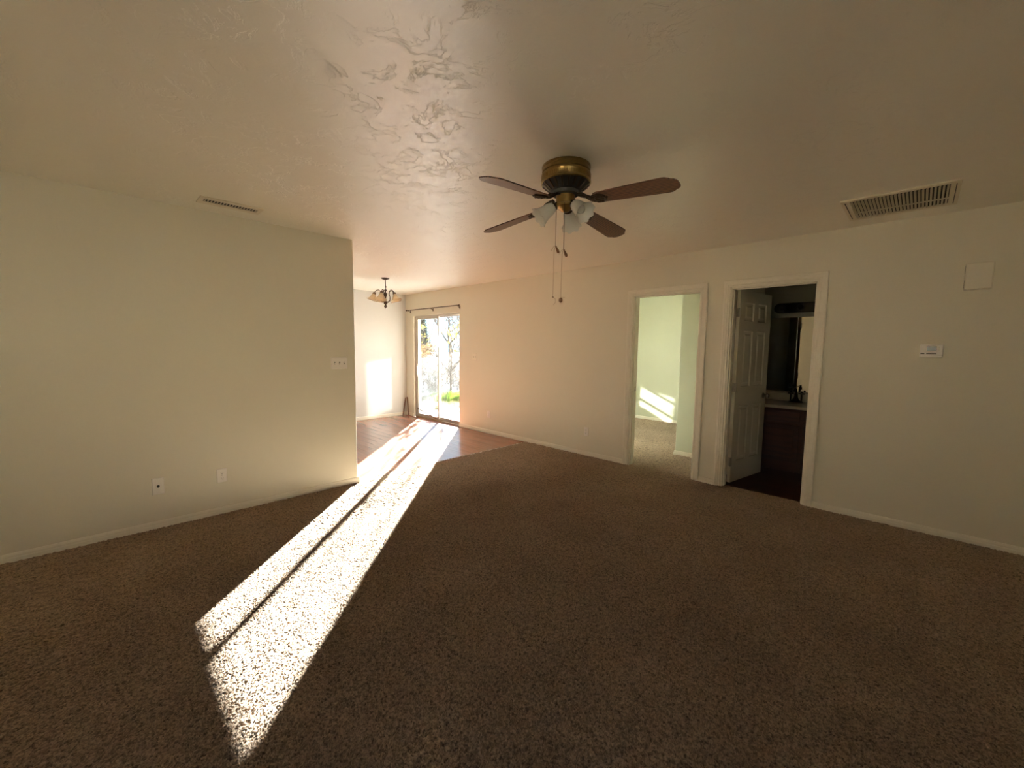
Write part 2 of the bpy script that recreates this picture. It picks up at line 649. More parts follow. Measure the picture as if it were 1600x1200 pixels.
# partition with a rounded outside corner
m = MB()
poly = [(XLB, YB), (XL, YB)]
for i in range(7):
    a = i / 6 * pi / 2
    poly.append((XL - .018 + .018 * cos(a), YC - .018 + .018 * sin(a)))
for i in range(7):
    a = pi / 2 + i / 6 * pi / 2
    poly.append((XLB + .018 + .018 * cos(a), YC - .018 + .018 * sin(a)))
m.prism(poly, 0, H)
struct(m.obj('wall_left', M['wall'], smooth=30), 'cream partition wall on the left with rounded end', 'wall')
wall_y('wall_end', XE - .12, XE, YB, DB, [], M['skylit_wall'], 'dining end wall, cool light put into its paint, with a reflected sun patch')
wall_x('wall_back', YB - .12, YB, XE - .12, XF + .12, [RW], M['wall'], 'cream wall seen only in the bathroom mirror')
FW = (-0.75, -0.15, 0.80, 2.05)  # front opening added for fill light
wall_y('wall_front', XF, XF + .12, YB, DB, [FW], M['wall'], 'cream wall outside the picture on the right')

m = MB().box(XE - .14, XF + .14, YB - .14, DB + .04, H, H + .18)
m.box(XW - .04, XF + .14, DB + .04, 7.92, H, H + .18)
struct(m.obj('ceiling', M['ceil']), 'cream ceiling with skip trowel plaster texture', 'ceiling')



def axis(lo, hi, fine0, fine1, fine, grow, top):
    """grid lines: fine between fine0 and fine1, wider spaced outside."""
    a = list(np.arange(fine0, fine1, fine))
    st, q = fine, fine1
    up_ = []
    while q < hi - st * .5:
        up_.append(q)
        st = min(top, st * grow)
        q += st
    st, q = fine, fine0
    dn = []
    while q > lo + st * 1.5:
        st = min(top, st * grow)
        q -= st
        dn.append(q)
    return np.array([lo] + dn[::-1] + a + up_ + [hi])


def pile_field(n=512, seed=4):
    """periodic field of carpet tuft heights, 0..1, one sample every 2.5 mm."""
    rg = np.random.default_rng(seed)
    w = np.fft.fft2(rg.standard_normal((n, n)))
    fr = np.fft.fftfreq(n, d=.0025)
    k = np.hypot(fr[:, None], fr[None, :])
    band = np.exp(-((k - 85.0) / 34.0) ** 2) + .30 * np.exp(-((k - 24.0) / 12.0) ** 2)
    h = np.real(np.fft.ifft2(w * band))
    h = h / h.std()
    return .5 + .5 * np.tanh(h * .9)


def pile(name, xs, ys, hmax):
    fld = pile_field()
    n = fld.shape[0]
    X, Y = np.meshgrid(xs, ys, indexing='ij')
    fx, fy = X / .0025, Y / .0025
    ix, iy = np.floor(fx).astype(int), np.floor(fy).astype(int)
    tx, ty = fx - ix, fy - iy
    g = lambda a, b: fld[a % n, b % n]
    Z = (g(ix, iy) * (1 - tx) * (1 - ty) + g(ix + 1, iy) * tx * (1 - ty) + g(ix, iy + 1) * (1 - tx) * ty + g(ix + 1, iy + 1) * tx * ty) * hmax
    nx, ny = len(xs), len(ys)
    v = np.stack([X, Y, Z], -1).reshape(-1, 3).astype(np.float32)
    i = (np.arange(nx - 1)[:, None] * ny + np.arange(ny - 1)[None, :]).reshape(-1)
    q = np.stack([i, i + ny, i + ny + 1, i + 1], -1).astype(np.int32)
    me = bpy.data.meshes.new(name)
    me.vertices.add(len(v))
    me.vertices.foreach_set('co', v.ravel())
    me.loops.add(q.size)
    me.loops.foreach_set('vertex_index', q.ravel())
    me.polygons.add(len(q))
    me.polygons.foreach_set('loop_start', np.arange(0, q.size, 4, dtype=np.int32))
    me.update(calc_edges=True)
    me.shade_smooth()
    me.materials.append(M['carpet'])
    o = bpy.data.objects.new(name, me)
    C.objects.link(o)
    return o


PILE = .0135
struct(pile('floor', axis(-4.105, XF, -3.0, .55, .005, 1.02, .014), axis(YB, D + .07, .15, 3.0, .005, 1.015, .012), PILE),
       'brown cut pile carpet of the living room', 'floor')
struct(pile('floor_bedroom', np.arange(-5.18, -1.59, .014), np.arange(D + .07, 7.76, .014), PILE), 'brown cut pile carpet of the bedroom', 'floor')
m = MB().box(-4.105, XF, YB, D + .07, -.06, -.004)
m.box(-5.2, -1.6, D + .07, 7.75, -.06, -.004)
struct(m.obj('floor_slab', M['concrete']), 'slab below the carpet', 'floor')
m = MB().box(XE, -4.125, YB, D + .02, -.06, -0.001)
struct(m.obj('floor_dining', M['laminate']), 'red brown wood laminate floor of the dining area', 'floor')
m = MB().box(-1.48, 1.0, D + .07, 6.12, -.06, -0.001)
struct(m.obj('floor_bathroom', M['bathfloor']), 'dark wood floor inside the bathroom', 'floor')
m = MB().prism([(-4.127, YC + .002), (-4.100, YC + .002), (-4.100, D - .014), (-4.127, D - .014)], -.001, .004)
struct(m.obj('trim_1', M['trim'], bevel=.002), 'thin pale strip where carpet meets laminate', 'trim')

# bedroom behind the first doorway
wall_x('wall_bedroom', 7.75, 7.87, XW, -1.48, [], M['bed'], 'cream far wall of the bedroom with slanting sun streaks')
BW = (5.70, 6.56, 0.80, 2.10)
wall_y('wall_wing', XW, XW + .12, DB, 7.75, [BW], M['bed'], 'cream bedroom wall with a window on the yard')
wall_y('wall_added_cladding', XW - .03, XW, DB + .004, 7.9, [BW], M['siding'], 'added dark cladding that cuts sun bounce off the unseen bedroom wing', z1=H)  # unseen dark layer added to weaken sun bounce on to the end wall
m = MB()
poly = [(-1.6, 7.75), (-2.262, 7.75), (-2.262, 5.448)]
for i in range(7):
    a = pi + i / 6 * pi / 2
    poly.append((-2.262 + .018 + .018 * cos(a), 5.43 + .018 + .018 * sin(a)))
poly.append((-1.6, 5.43))
m.prism(poly, 0, H)
struct(m.obj('wall_closet', M['bed'], smooth=30), 'cream closet block beside the bedroom doorway', 'wall')
wall_y('wall_divider', -1.6, -1.48, DB, 7.75, [], M['wall'], 'wall between bedroom and bathroom')
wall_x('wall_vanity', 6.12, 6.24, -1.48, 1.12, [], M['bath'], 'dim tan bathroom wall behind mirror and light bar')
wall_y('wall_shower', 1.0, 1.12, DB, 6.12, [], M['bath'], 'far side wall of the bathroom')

# baseboards
BP = [(0, 0), (.013, 0), (.013, .030), (.010, .036), (.010, .048), (.006, .060), (0, .062)]


def baseboard(name, path, label, z=0.0):
    """path: list of (x, y) along the wall face; boards stand out to the right of travel."""
    m = MB()
    pts = [Vector((p[0], p[1])) for p in path]
    n = len(BP)
    vs = []
    for i, p in enumerate(pts):
        ds = []
        if i > 0:
            ds.append((pts[i] - pts[i - 1]).normalized())
        if i < len(pts) - 1:
            ds.append((pts[i + 1] - pts[i]).normalized())
        ns = [Vector((q.y, -q.x)) for q in ds]
        if len(ns) == 2:
            b = (ns[0] + ns[1])
            b = b / (b.dot(ns[0]))
        else:
            b = ns[0]
        for (o, h) in BP:
            q = p + b * o
            vs.append((q.x, q.y, h + z))
    fs = []
    for i in range(len(pts) - 1):
        for k in range(n - 1):
            a = i * n + k
            fs.append((a, a + n, a + n + 1, a + 1))
    fs.append(tuple(range(n)))
    fs.append(tuple((len(pts) - 1) * n + k for k in range(n - 1, -1, -1)))
    m.add(vs, fs)
    return struct(m.obj(name, M['trim']), label, 'baseboard')


CW = .064
baseboard('baseboard_left', [(XL, YB), (XL, YC), (XLB, YC), (XLB, YB)][::1], 'cream baseboard along the left partition and round its end')
baseboard('baseboard_right', [(SL1 + .0, D), (D10 - CW, D)], 'cream baseboard from the sliding door to the bedroom doorway')
baseboard('baseboard_middle', [(D11 + CW, D), (D20 - CW, D)], 'short cream baseboard between the two doorways')
baseboard('baseboard_front', [(D21 + CW, D), (XF, D)], 'cream baseboard right of the bathroom doorway')
baseboard('baseboard_end', [(XE, YB), (XE, D), (SL0, D)], 'white baseboard under the reflected sun patch of the dining wall')
baseboard('baseboard_bedroom', [(XW + .12, 7.75), (-2.262, 7.75)], 'cream baseboard at the foot of the bedroom far wall')
baseboard('baseboard_closet', [(-2.262, 7.74), (-2.262, 5.43), (-1.6, 5.43)], 'cream baseboard round the bedroom closet corner')

# casings and jambs
CP = [(0, 0), (0, .011), (.006, .014), (.020, .012), (.024, .016), (.040, .018), (.044, .021), (.058, .021), (CW, .017), (CW, 0)]


def casing(name, x0, x1, zt, label):
    m = MB()
    vs, fs = [], []
    n = len(CP)
    for k in range(4):
        for (uu, vv) in CP:
            x = x0 - uu if k < 2 else x1 + uu
            z = 0 if k in (0, 3) else zt + uu
            vs.append((x, D - vv, z))
    for k in range(3):
        for i in range(n - 1):
            a = k * n + i
            fs.append((a, a + 1, a + n + 1, a + n))
    fs.append(tuple(range(n - 1, -1, -1)))
    fs.append(tuple(3 * n + i for i in range(n)))
    m.add(vs, fs)
    # jamb lining and stop
    jt = .016
    m.box(x0 - .001, x0 + jt, D - .002, DB + .004, 0, zt)
    m.box(x1 - jt, x1 + .001, D - .002, DB + .004, 0, zt)
    m.box(x0 + jt, x1 - jt, D - .002, DB + .004, zt - jt, zt + .001)
    m.box(x0 + jt, x0 + jt + .010, D + .03, D + .066, 0, zt - jt)
    m.box(x1 - jt - .010, x1 - jt, D + .03, D + .066, 0, zt - jt)
    m.box(x0 + jt, x1 - jt, D + .03, D + .066, zt - jt - .010, zt - jt)
    return struct(m.obj(name, M['trim']), label, 'door casing')


casing('trim_2', D10, D11, DH, 'cream moulded casing around the open bedroom doorway')
casing('trim_3', D20, D21, DH, 'cream moulded casing around the dark bathroom doorway')
m = MB().box(D10 + .0165, D10 + .0185, D + .068, D + .098, .90, .96)
tag(m.obj('strike_plate', M['oil']), 'dark strike plate on the left jamb of the bedroom doorway', 'strike plate')

# ------------------------------------------------------------------ the sliding glass door
sd = thing('door_1', 'aluminium sliding glass patio door onto the sunny yard', 'sliding door', (0, 0, 0), kind='structure')
m = MB()
fy0, fy1 = D + .035, DB + .02
m.box(SL0, SL0 + .05, fy0, fy1, 0, SLH)
m.box(SL1 - .04, SL1, fy0, fy1, 0, SLH)
m.box(SL0 + .05, SL1 - .04, fy0, fy1, SLH - .032, SLH)
m.obj('frame', M['alu'], sd, bevel=.003)
m = MB().box(SL0 + .05, SL1 - .04, D + .005, fy1, -.02, .022)
for yy in (D + .05, D + .09):
    m.box(SL0 + .05, SL1 - .04, yy, yy + .006, .022, .034)
m.obj('track', M['track'], sd)
SM = (SL0 + SL1) / 2 + .03


def sash(name, xa, xb, ya, yb, sw, bot, top):
    m = MB()
    za, zb = .024, SLH - .026
    m.box(xa, xa + sw, ya, yb, za, zb)
    m.box(xb - sw, xb, ya, yb, za, zb)
    m.box(xa + sw, xb - sw, ya, yb, za, za + bot)
    m.box(xa + sw, xb - sw, ya, yb, zb - top, zb)
    o = m.obj(name, M['alu'], sd, bevel=.003)
    g = MB().box(xa + sw, xb - sw, (ya + yb) / 2 - .002, (ya + yb) / 2 + .002, za + bot, zb - top)
    g.obj('glass_pane', M['glass'], o)
    return o


sp = sash('sliding_panel', SL0 + .052, SM + .025, D + .042, D + .070, .038, .05, .045)
sash('fixed_panel', SM - .025, SL1 - .040, D + .080, D + .108, .038, .05, .022)
m = MB().box(SL0 + .060, SL0 + .082, D + .020, D + .042, .84, 1.02)
m.box(SL0 + .055, SL0 + .088, D + .036, D + .042, .80, 1.06)
m.obj('door_handle', M['plate'], sp, bevel=.004)

# wooden rod lying in the track
m = MB().tube([(-7.125, D + .028, .175), (-6.44, D + .026, .040)], .011, 10)
tag(m.obj('security_stick', M['stick'], smooth=40), 'wooden rod leaning low across the sliding door glass', 'stick')
# sticks in the corner
m = MB().tube([(-7.468, 4.40, .0), (-7.462, D - .03, .36)], .010, 8)
tag(m.obj('wooden_stick', M['stick']), 'left of two thin brown sticks leaning in the dining corner', 'stick', 'sticks in the corner')
m = MB().tube([(-7.345, 4.455, .0), (-7.425, D - .022, .37)], .010, 8)
tag(m.obj('wooden_stick', M['stick']), 'right of two thin brown sticks leaning in the dining corner', 'stick', 'sticks in the corner')

# curtain rod
cr = thing('curtain_rod', 'thin brown curtain rod mounted above the sliding door', 'curtain rod', (0, 0, 0))
MB().tube([(-7.37, D - .05, 2.118), (-5.69, D - .05, 2.122)], .008, 10).obj('rod', M['bronze'], cr, smooth=40)
for x in (-7.30, -6.52, -5.72):
    MB().tube([(x, D, 2.09), (x, D - .02, 2.092), (x, D - .05, 2.112)], .006, 8).box(x - .012, x + .012, D - .004, D, 2.065, 2.115).obj('bracket', M['bronze'], cr)
for x in (-7.375, -5.685):
    MB().ball((x, D - .05, 2.12), .016).obj('finial', M['bronze'], cr, smooth=60)

# front window, unseen, added to bring fill light into the near room
w2 = thing('fill_window_1', 'added fill light window outside the picture on the right', 'window', (0, 0, 0), kind='structure')
m = MB()
a, b, c0, c1 = FW
for q in ((a, a + .04, c0, c1), (b - .04, b, c0, c1), (a + .04, b - .04, c0, c0 + .04), (a + .04, b - .04, c1 - .04, c1), ((a + b) / 2 - .02, (a + b) / 2 + .02, c0 + .04, c1 - .04)):
    m.box(XF + .03, XF + .08, q[0], q[1], q[2], q[3])
m.obj('window_frame', M['alu'], w2)
MB().box(XF + .053, XF + .057, a + .04, b - .04, c0 + .04, c1 - .04).obj('glass_pane', M['glass'], w2)

w4 = thing('fill_window_3', 'added fill light window behind the camera', 'window', (0, 0, 0), kind='structure')  # unseen window added to let in warm fill
m = MB()
a, b, c0, c1 = RW
for q in ((a, a + .03, c0, c1), (b - .03, b, c0, c1), (a + .03, b - .03, c0, c0 + .03), (a + .03, b - .03, c1 - .03, c1)):
    m.box(q[0], q[1], YB - .08, YB - .03, q[2], q[3])
m.obj('window_frame', M['alu'], w4)
MB().box(a + .03, b - .03, YB - .057, YB - .053, c0 + .03, c1 - .03).obj('glass_pane', M['glass'], w4)

# bedroom window
w3 = thing('window_2', 'bedroom window that lets the reflected sun in', 'window', (0, 0, 0), kind='structure')
m = MB()
a, b, c0, c1 = BW
for q in ((a, a + .035, c0, c1), (b - .035, b, c0, c1), (a + .035, b - .035, c0, c0 + .03), (a + .035, b - .035, c1 - .04, c1),
          (a + .035, b - .035, .965, 1.000), (a + .035, b - .035, 1.25, 1.28)):
    m.box(XW + .03, XW + .07, q[0], q[1], q[2], q[3])
m.obj('window_frame', M['alu'], w3)
MB().box(XW + .048, XW + .052, a + .035, b - .035, c0 + .03, c1 - .04).obj('glass_pane', M['glass'], w3)

# ------------------------------------------------------------------ bathroom door leaf
LW, LH, LT = .690, 1.985, .035
leaf = thing('door_2', 'six panel bathroom door with shade in its paint, standing open inwards', 'door', (D20 + .022, DB + .004, .030), R(80), kind='structure')
# local: x along the leaf from the hinge, y thickness (0..-LT toward the seen face)
m = MB()
st, cm_ = .105, .09
px0, px1, px2, px3 = st, LW / 2 - cm_ / 2, LW / 2 + cm_ / 2, LW - st
rows = [(.215, .80), (1.00, 1.58), (1.68, 1.87)]
holes = [(xa, xb, za, zb) for (za, zb) in rows for (xa, xb) in ((px0, px1), (px2, px3))]
xs = [0, px0, px1, px2, px3, LW]
zs = [0] + [z for rw in rows for z in rw] + [LH]


def leaf_face(yf, sgn):
    vs, fs = [], []

    def quad(a, b, c, d):
        k = len(vs)
        vs.extend([a, b, c, d])
        fs.append((k, k + 1, k + 2, k + 3) if sgn > 0 else (k + 3, k + 2, k + 1, k))
    for i in range(5):
        for j in range(len(zs) - 1):
            x0, x1, z0, z1 = xs[i], xs[i + 1], zs[j], zs[j + 1]
            ish = any(abs(h[0] - x0) < 1e-6 and abs(h[2] - z0) < 1e-6 for h in holes)
            if not ish:
                quad((x0, yf, z0), (x1, yf, z0), (x1, yf, z1), (x0, yf, z1))
            else:
                rings = [(0, 0), (.010, .009), (.030, .009), (.048, .002)]
                for (o0, d0), (o1, d1) in zip(rings[:-1], rings[1:]):
                    y0, y1 = yf + sgn * d0, yf + sgn * d1
                    A = [(x0 + o0, y0, z0 + o0), (x1 - o0, y0, z0 + o0), (x1 - o0, y0, z1 - o0), (x0 + o0, y0, z1 - o0)]
                    B = [(x0 + o1, y1, z0 + o1), (x1 - o1, y1, z0 + o1), (x1 - o1, y1, z1 - o1), (x0 + o1, y1, z1 - o1)]
                    for k in range(4):
                        l = (k + 1) % 4
                        quad(A[k], A[l], B[l], B[k])
                o, d = rings[-1]
                y1 = yf + sgn * d
                quad((x0 + o, y1, z0 + o), (x1 - o, y1, z0 + o), (x1 - o, y1, z1 - o), (x0 + o, y1, z1 - o))
    m.add(vs, fs)


leaf_face(-LT, 1)
leaf_face(0, -1)
m.add([(0, -LT, 0), (0, 0, 0), (0, 0, LH), (0, -LT, LH), (LW, -LT, 0), (LW, 0, 0), (LW, 0, LH), (LW, -LT, LH)],
      [(0, 3, 2, 1), (4, 5, 6, 7), (0, 1, 5, 4), (3, 7, 6, 2)])
m.obj('door_panel', M['shaded_door'], leaf)
for z in (.22, 1.0, 1.76):
    h = MB()
    h.tube([(-.004, -LT - .006, z - .045), (-.004, -LT - .006, z + .045)], .006, 10)
    h.box(-.0015, .0, -LT, -.004, z - .045, z + .045)
    h.box(-.030, -.004, -LT - .004, -LT - .001, z - .045, z + .045)
    h.obj('hinge', M['nickel'], leaf)
k = MB()
kx = LW - .06
for sgn in (-1, 1):
    y0 = -LT if sgn < 0 else 0
    k.lathe([(.0, 0), (.030, 0), (.030, .006), (.012, .010), (.011, .026), (.024, .034), (.028, .046), (.022, .058), (.0, .061)], 20,
            tr(kx, y0, .88) @ rot('X', R(90) if sgn < 0 else R(-90)))
k.obj('door_knob', M['nickel'], leaf, smooth=50)

# ------------------------------------------------------------------ bathroom vanity, mirror, light bar
va = thing('vanity_cabinet', 'dark cherry vanity cabinet deep in the unlit bathroom', 'vanity', (0, 0, 0))
vx0, vx1, vy = -1.46, .20, 5.58
m = MB().box(vx0, vx1, vy + .02, 6.118, .10, .745).box(vx0, vx1, vy + .08, 6.118, 0.0, .10)
m.obj('body', M['cherry'], va)


def cab_door(x0, x1, z0, z1):
    m = MB().box(x0, x1, vy, vy + .018, z0, z1)
    m.box(x0 + .05, x1 - .05, vy - .006, vy, z0 + .05, z1 - .05)
    return m.obj('cabinet_door', M['cherry'], va, bevel=.004)


for i in range(3):
    x0 = vx0 + .03 + i * .54
    cab_door(x0, x0 + .51, .13, .56)
    MB().box(x0, x0 + .51, vy, vy + .018, .59, .725).obj('drawer_front', M['cherry'], va, bevel=.004)
ct = thing('vanity_counter', 'tan vanity countertop with backsplash below the bathroom mirror', 'countertop', (0, 0, 0))
MB().box(-1.478, vx1 + .02, vy - .03, 6.118, .748, .785).obj('worktop', M['counter'], ct, bevel=.006)
MB().box(-1.478, vx1 + .02, 6.098, 6.118, .786, .885).obj('backsplash', M['counter'], ct, bevel=.004)
MB().lathe([(.235, .0), (.225, .004), (.20, .002)], 32, tr(-.72, 5.84, .7851) @ Matrix.Diagonal((1, .8, 1, 1))).obj('basin_rim', M['counter'], ct, smooth=50)
fa = thing('bathroom_faucet', 'dark faucet with cross handles on the vanity counter', 'faucet', (-1.05, 6.02, .7865))
MB().lathe([(0, 0), (.075, 0), (.075, .008), (.05, .02), (.026, .045), (.020, .07), (.018, .11), (0, .112)], 20, Matrix.Diagonal((1.0, .6, 1, 1))).obj('base', M['oil'], fa, smooth=50)
MB().tube([(0, 0, .09), (0, -.01, .15), (0, -.04, .178), (0, -.085, .170), (0, -.105, .14)], [.012, .012, .011, .010, .011], 10).obj('spout', M['oil'], fa, smooth=50)
for x in (-.055, .055):
    h = MB().tube([(x, 0, .0), (x, 0, .10)], .009, 8)
    h.tube([(x - .032, 0, .105), (x + .032, 0, .105)], .008, 8).tube([(x, -.032, .105), (x, .032, .105)], .008, 8)
    h.ball((x, 0, .125), .012)
    h.obj('handle', M['oil'], fa, smooth=50)
m = MB().box(-1.44, .10, 6.110, 6.1185, .905, 1.825)
tag(m.obj('wall_mirror', M['mirror']), 'frameless bathroom mirror reflecting the bright room and chain', 'mirror')
lb = thing('vanity_light', 'dark vanity light bar above the bathroom mirror', 'light fixture', (0, 0, 0))
poly = []
for i in range(13):
    a = pi / 2 + i / 12 * pi
    poly.append((-1.30 + .062 * cos(a), 1.94 + .062 * sin(a)))
for i in range(13):
    a = -pi / 2 + i / 12 * pi
    poly.append((-.62 + .062 * cos(a), 1.94 + .062 * sin(a)))
MB().prism(poly, 0, .03, tr(0, 6.118, 0) @ rot('X', R(90))).obj('backplate', M['oil'], lb, bevel=.006)
for x in (-1.26, -1.07, -.88, -.69):
    s_ = MB().lathe([(.0, 0), (.030, 0), (.028, .03), (.018, .045), (0, .045)], 16, tr(x, 6.088, 1.94) @ rot('X', R(90)))
    o = s_.obj('socket', M['oil'], lb, smooth=50)
    MB().ball((x, 6.012, 1.94), .034).obj('bulb', M['oil'], o, smooth=60)

# ------------------------------------------------------------------ wall plates
XR = Matrix(((1, 0, 0, 0), (0, 1, 0, 0), (0, 0, 1, 0), (0, 0, 0, 1)))


def plate_thing(name, label, cat, loc, rz, group=None):
    """local: x across, y out of the wall is -y, z up."""
    return thing(name, label, cat, loc, rz, group)


def plate(w, h, parent, mat=None, t=.006):
    m = MB()
    q = .004
    m.add([(-w / 2, 0, -h / 2), (w / 2, 0, -h / 2), (w / 2, 0, h / 2), (-w / 2, 0, h / 2),
           (-w / 2 + q, -t, -h / 2 + q), (w / 2 - q, -t, -h / 2 + q), (w / 2 - q, -t, h / 2 - q), (-w / 2 + q, -t, h / 2 - q)],
          [(0, 1, 5, 4), (1, 2, 6, 5), (2, 3, 7, 6), (3, 0, 4, 7), (4, 5, 6, 7)])
    return m.obj('wall_plate', mat or M['plate'], parent)


def outlet(label, loc, rz):
    o = plate_thing('wall_outlet', label, 'outlet', loc, rz, 'duplex outlets low on the walls')
    plate(.072, .116, o)
    for dz in (.021, -.021):
        pl = []
        for i in range(20):
            a = 2 * pi * i / 20
            pl.append((.017 * cos(a), max(-.0145, min(.0145, .017 * sin(a)))))
        q = MB().prism(pl, 0, .003, tr(0, -.006, dz) @ rot('X', R(90))).obj('receptacle', M['plate'], o)
        sl_ = MB().box(-.0080, -.0055, -.0098, -.0088, dz - .004, dz + .006).box(.0055, .0078, -.0098, -.0088, dz - .003, dz + .005)
        sl_.box(-.0025, .0025, -.0098, -.0088, dz - .0105, dz - .0065)
        sl_.obj('slots', M['slot'], q)
    MB().lathe([(0, 0), (.003, 0), (.002, .0015), (0, .0015)], 10, tr(0, -.006, 0) @ rot('X', R(90))).obj('screw', M['nickel'], o)
    return o


outlet('white duplex outlet low on the left partition wall', (XL, .692, .327), R(90))
outlet('white duplex outlet low on the long wall near the bedroom doorway', (-3.052, D, .322), 0)
outlet('cream duplex outlet low on the long wall nearest the sliding door', (-4.96, D, .316), 0)
cx = plate_thing('cable_jack', 'white cable jack plate left of the outlet on the partition', 'cable jack', (XL, .290, .330), R(90))
plate(.072, .130, cx)
MB().lathe([(0, 0), (.009, 0), (.009, .004), (.0055, .004), (.0055, .012), (.002, .012), (.002, .006), (0, .006)], 14, tr(0, -.006, 0) @ rot('X', R(90))).obj('connector', M['slot'], cx)
sw = plate_thing('light_switch', 'white triple light switch beside the rounded end of the partition', 'light switch', (XL, 1.686, 1.237), R(90))
plate(.163, .114, sw)
for i, x in enumerate((-.046, 0, .046)):
    t_ = MB().box(x - .005, x + .005, -.0075, -.006, -.012, .012).obj('toggle_slot', M['slot'], sw)
    up = 1 if i == 2 else -1
    MB().add([(x - .004, -.006, -.004), (x + .004, -.006, -.004), (x + .004, -.006, .004), (x - .004, -.006, .004),
              (x - .003, -.018, up * .008 - .003), (x + .003, -.018, up * .008 - .003), (x + .003, -.018, up * .008 + .003), (x - .003, -.018, up * .008 + .003)],
             [(0, 1, 5, 4), (1, 2, 6, 5), (2, 3, 7, 6), (3, 0, 4, 7), (4, 5, 6, 7)]).obj('toggle', M['plate'], t_)
s2 = plate_thing('light_switch', 'cream double light switch right of the sliding door', 'light switch', (-5.318, D, 1.246), 0)
plate(.108, .114, s2, M['ivory'])
for x, zz in ((-.023, .0055), (.023, -.0055)):
    t_ = MB().box(x - .005, x + .005, -.0075, -.006, -.012, .012).obj('toggle_slot', M['slot'], s2)
    MB().box(x - .003, x + .003, -.016, -.006, zz - .0035, zz + .0035).obj('toggle', M['ivory'], t_)

# thermostat
th = plate_thing('thermostat', 'white digital thermostat on the right part of the long wall', 'thermostat', (.056, D, 1.424), 0)
MB().box(-.063, .063, -.026, 0, -.050, .050).obj('case', M['plate'], th, bevel=.006)
MB().box(-.024, .026, -.0275, -.0255, .000, .034).obj('display', M['lcd'], th)
MB().box(.036, .044, -.0285, -.0255, .018, .028).box(.036, .044, -.0285, -.0255, .002, .012).obj('buttons', M['ivory'], th)
MB().box(-.058, -.036, -.0275, -.0255, -.024, -.018).box(-.026, .028, -.0275, -.0255, -.024, -.018).obj('marking', M['slot'], th)
MB().box(-.0625, .0625, -.0268, -.0255, -.032, -.030).obj('seam', M['slot'], th)
# door chime
ch = plate_thing('door_chime', 'cream door chime box high on the long wall, far right', 'door chime', (.255, D, 1.958), 0)
MB().box(-.068, .068, -.055, 0, -.094, .094).obj('cover', M['ivory'], ch, bevel=.007)
for zc in (-.052, .052):
    MB().box(-.0688, -.0675, -.036, -.020, zc - .028, zc + .028).obj('side_slot', M['slot'], ch)

# ------------------------------------------------------------------ ceiling vents
rv = thing('return_air_grille', 'large square cream return air grille in the ceiling at right', 'air vent', (-.182, 3.95, H))
w = .287
m = MB()
for q in ((-w, w, -w, -.240), (-w, w, .240, w), (-w, -.240, -.240, .240), (.240, w, -.240, .240)):
    m.box(q[0], q[1], q[2], q[3], -.010, 0)
m.obj('frame', M['vent'], rv, bevel=.003)
MB().box(-.240, .240, -.240, .240, -.0010, -.0004).obj('duct_opening', M['black'], rv)
m = MB()
for i in range(26):
    x = -.240 + .480 * (i + .5) / 26
    m.box(-.0009, .0009, -.240, .240, -.0075, .0075, tr(x, 0, -.0095) @ rot('Y', R(38)))
m.box(-.240, .240, .07, .078, -.013, -.006)
m.obj('louvers', M['vent'], rv)
for x in (-.266, .266):
    MB().box(x - .0022, x + .0022, -.235, .235, -.0108, -.0098).obj('hinge_gap', M['slot'], rv)

sv = thing('supply_air_register', 'small slotted cream air register in the ceiling by the partition', 'air vent', (-3.735, .780, H))
wx, wy = .090, .198
m = MB()
gx0, gx1, gy = -.032, .040, .168
for q in ((-wx, gx0, -wy, wy), (gx1, wx, -wy, wy), (gx0, gx1, -wy, -gy), (gx0, gx1, gy, wy)):
    m.box(q[0], q[1], q[2], q[3], -.007, 0)
m.obj('frame', M['vent'], sv, bevel=.002)
MB().box(gx0, gx1, -gy, gy, -.0010, -.0004).obj('duct_opening', M['black'], sv)
m = MB()
for i in range(18):
    y = -gy + 2 * gy * (i + .5) / 18
    m.box(gx0, gx1, -.0012, .0012, -.004, .003, tr(0, y, -.004) @ rot('X', R(35)))
m.obj('louvers', M['vent'], sv)

# ------------------------------------------------------------------ ceiling fan
FC = Vector((-1.515, 1.955, H))
fan = thing('ceiling_fan', 'brass ceiling fan with four walnut blades and three frosted lamps', 'ceiling fan', FC)
m = MB()
m.lathe([(.0, 0), (.136, 0), (.138, -.003), (.138, -.014), (.135, -.017), (.137, -.021), (.137, -.034)], 56)
m.lathe([(.137, -.034), (.128, -.036), (.128, -.043), (.139, -.045), (.141, -.051), (.139, -.057), (.139, -.082), (.142, -.085), (.142, -.093), (.134, -.096)], 56)
m.obj('motor_housing', M['brass'], fan, smooth=35)
m = MB()
for i in range(72):       # knurled band
    a = 2 * pi * i / 72
    m.box(.1385, .1405, -.0022, .0022, -.080, -.060, rot('Z', a))
m.obj('ribbed_band', M['brass'], fan)
MB().lathe([(.134, -.096), (.120, -.104), (.085, -.132), (.074, -.137), (.074, -.156), (.055, -.160), (0, -.160)], 48).obj('motor_cone', M['black'], fan, smooth=35)
m = MB()
for i in range(20):       # vent fins round the cone
    a = 2 * pi * (i + .5) / 20
    m.add([(.132, -.008, -.097), (.132, .008, -.097), (.090, .005, -.131), (.090, -.005, -.131), (.138, -.006, -.100), (.138, .006, -.100), (.094, .004, -.136), (.094, -.004, -.136)],
          [(4, 5, 6, 7), (0, 4, 7, 3), (1, 2, 6, 5), (2, 3, 7, 6), (0, 1, 5, 4)], rot('Z', a))
m.obj('vent_fins', M['darkbrass'], fan)
MB().lathe([(.054, -.156), (.054, -.206), (.060, -.210), (.060, -.222), (.046, -.230), (.030, -.238), (.022, -.246), (.010, -.250), (0, -.250)], 40).obj('switch_housing', M['brass'], fan, smooth=35)


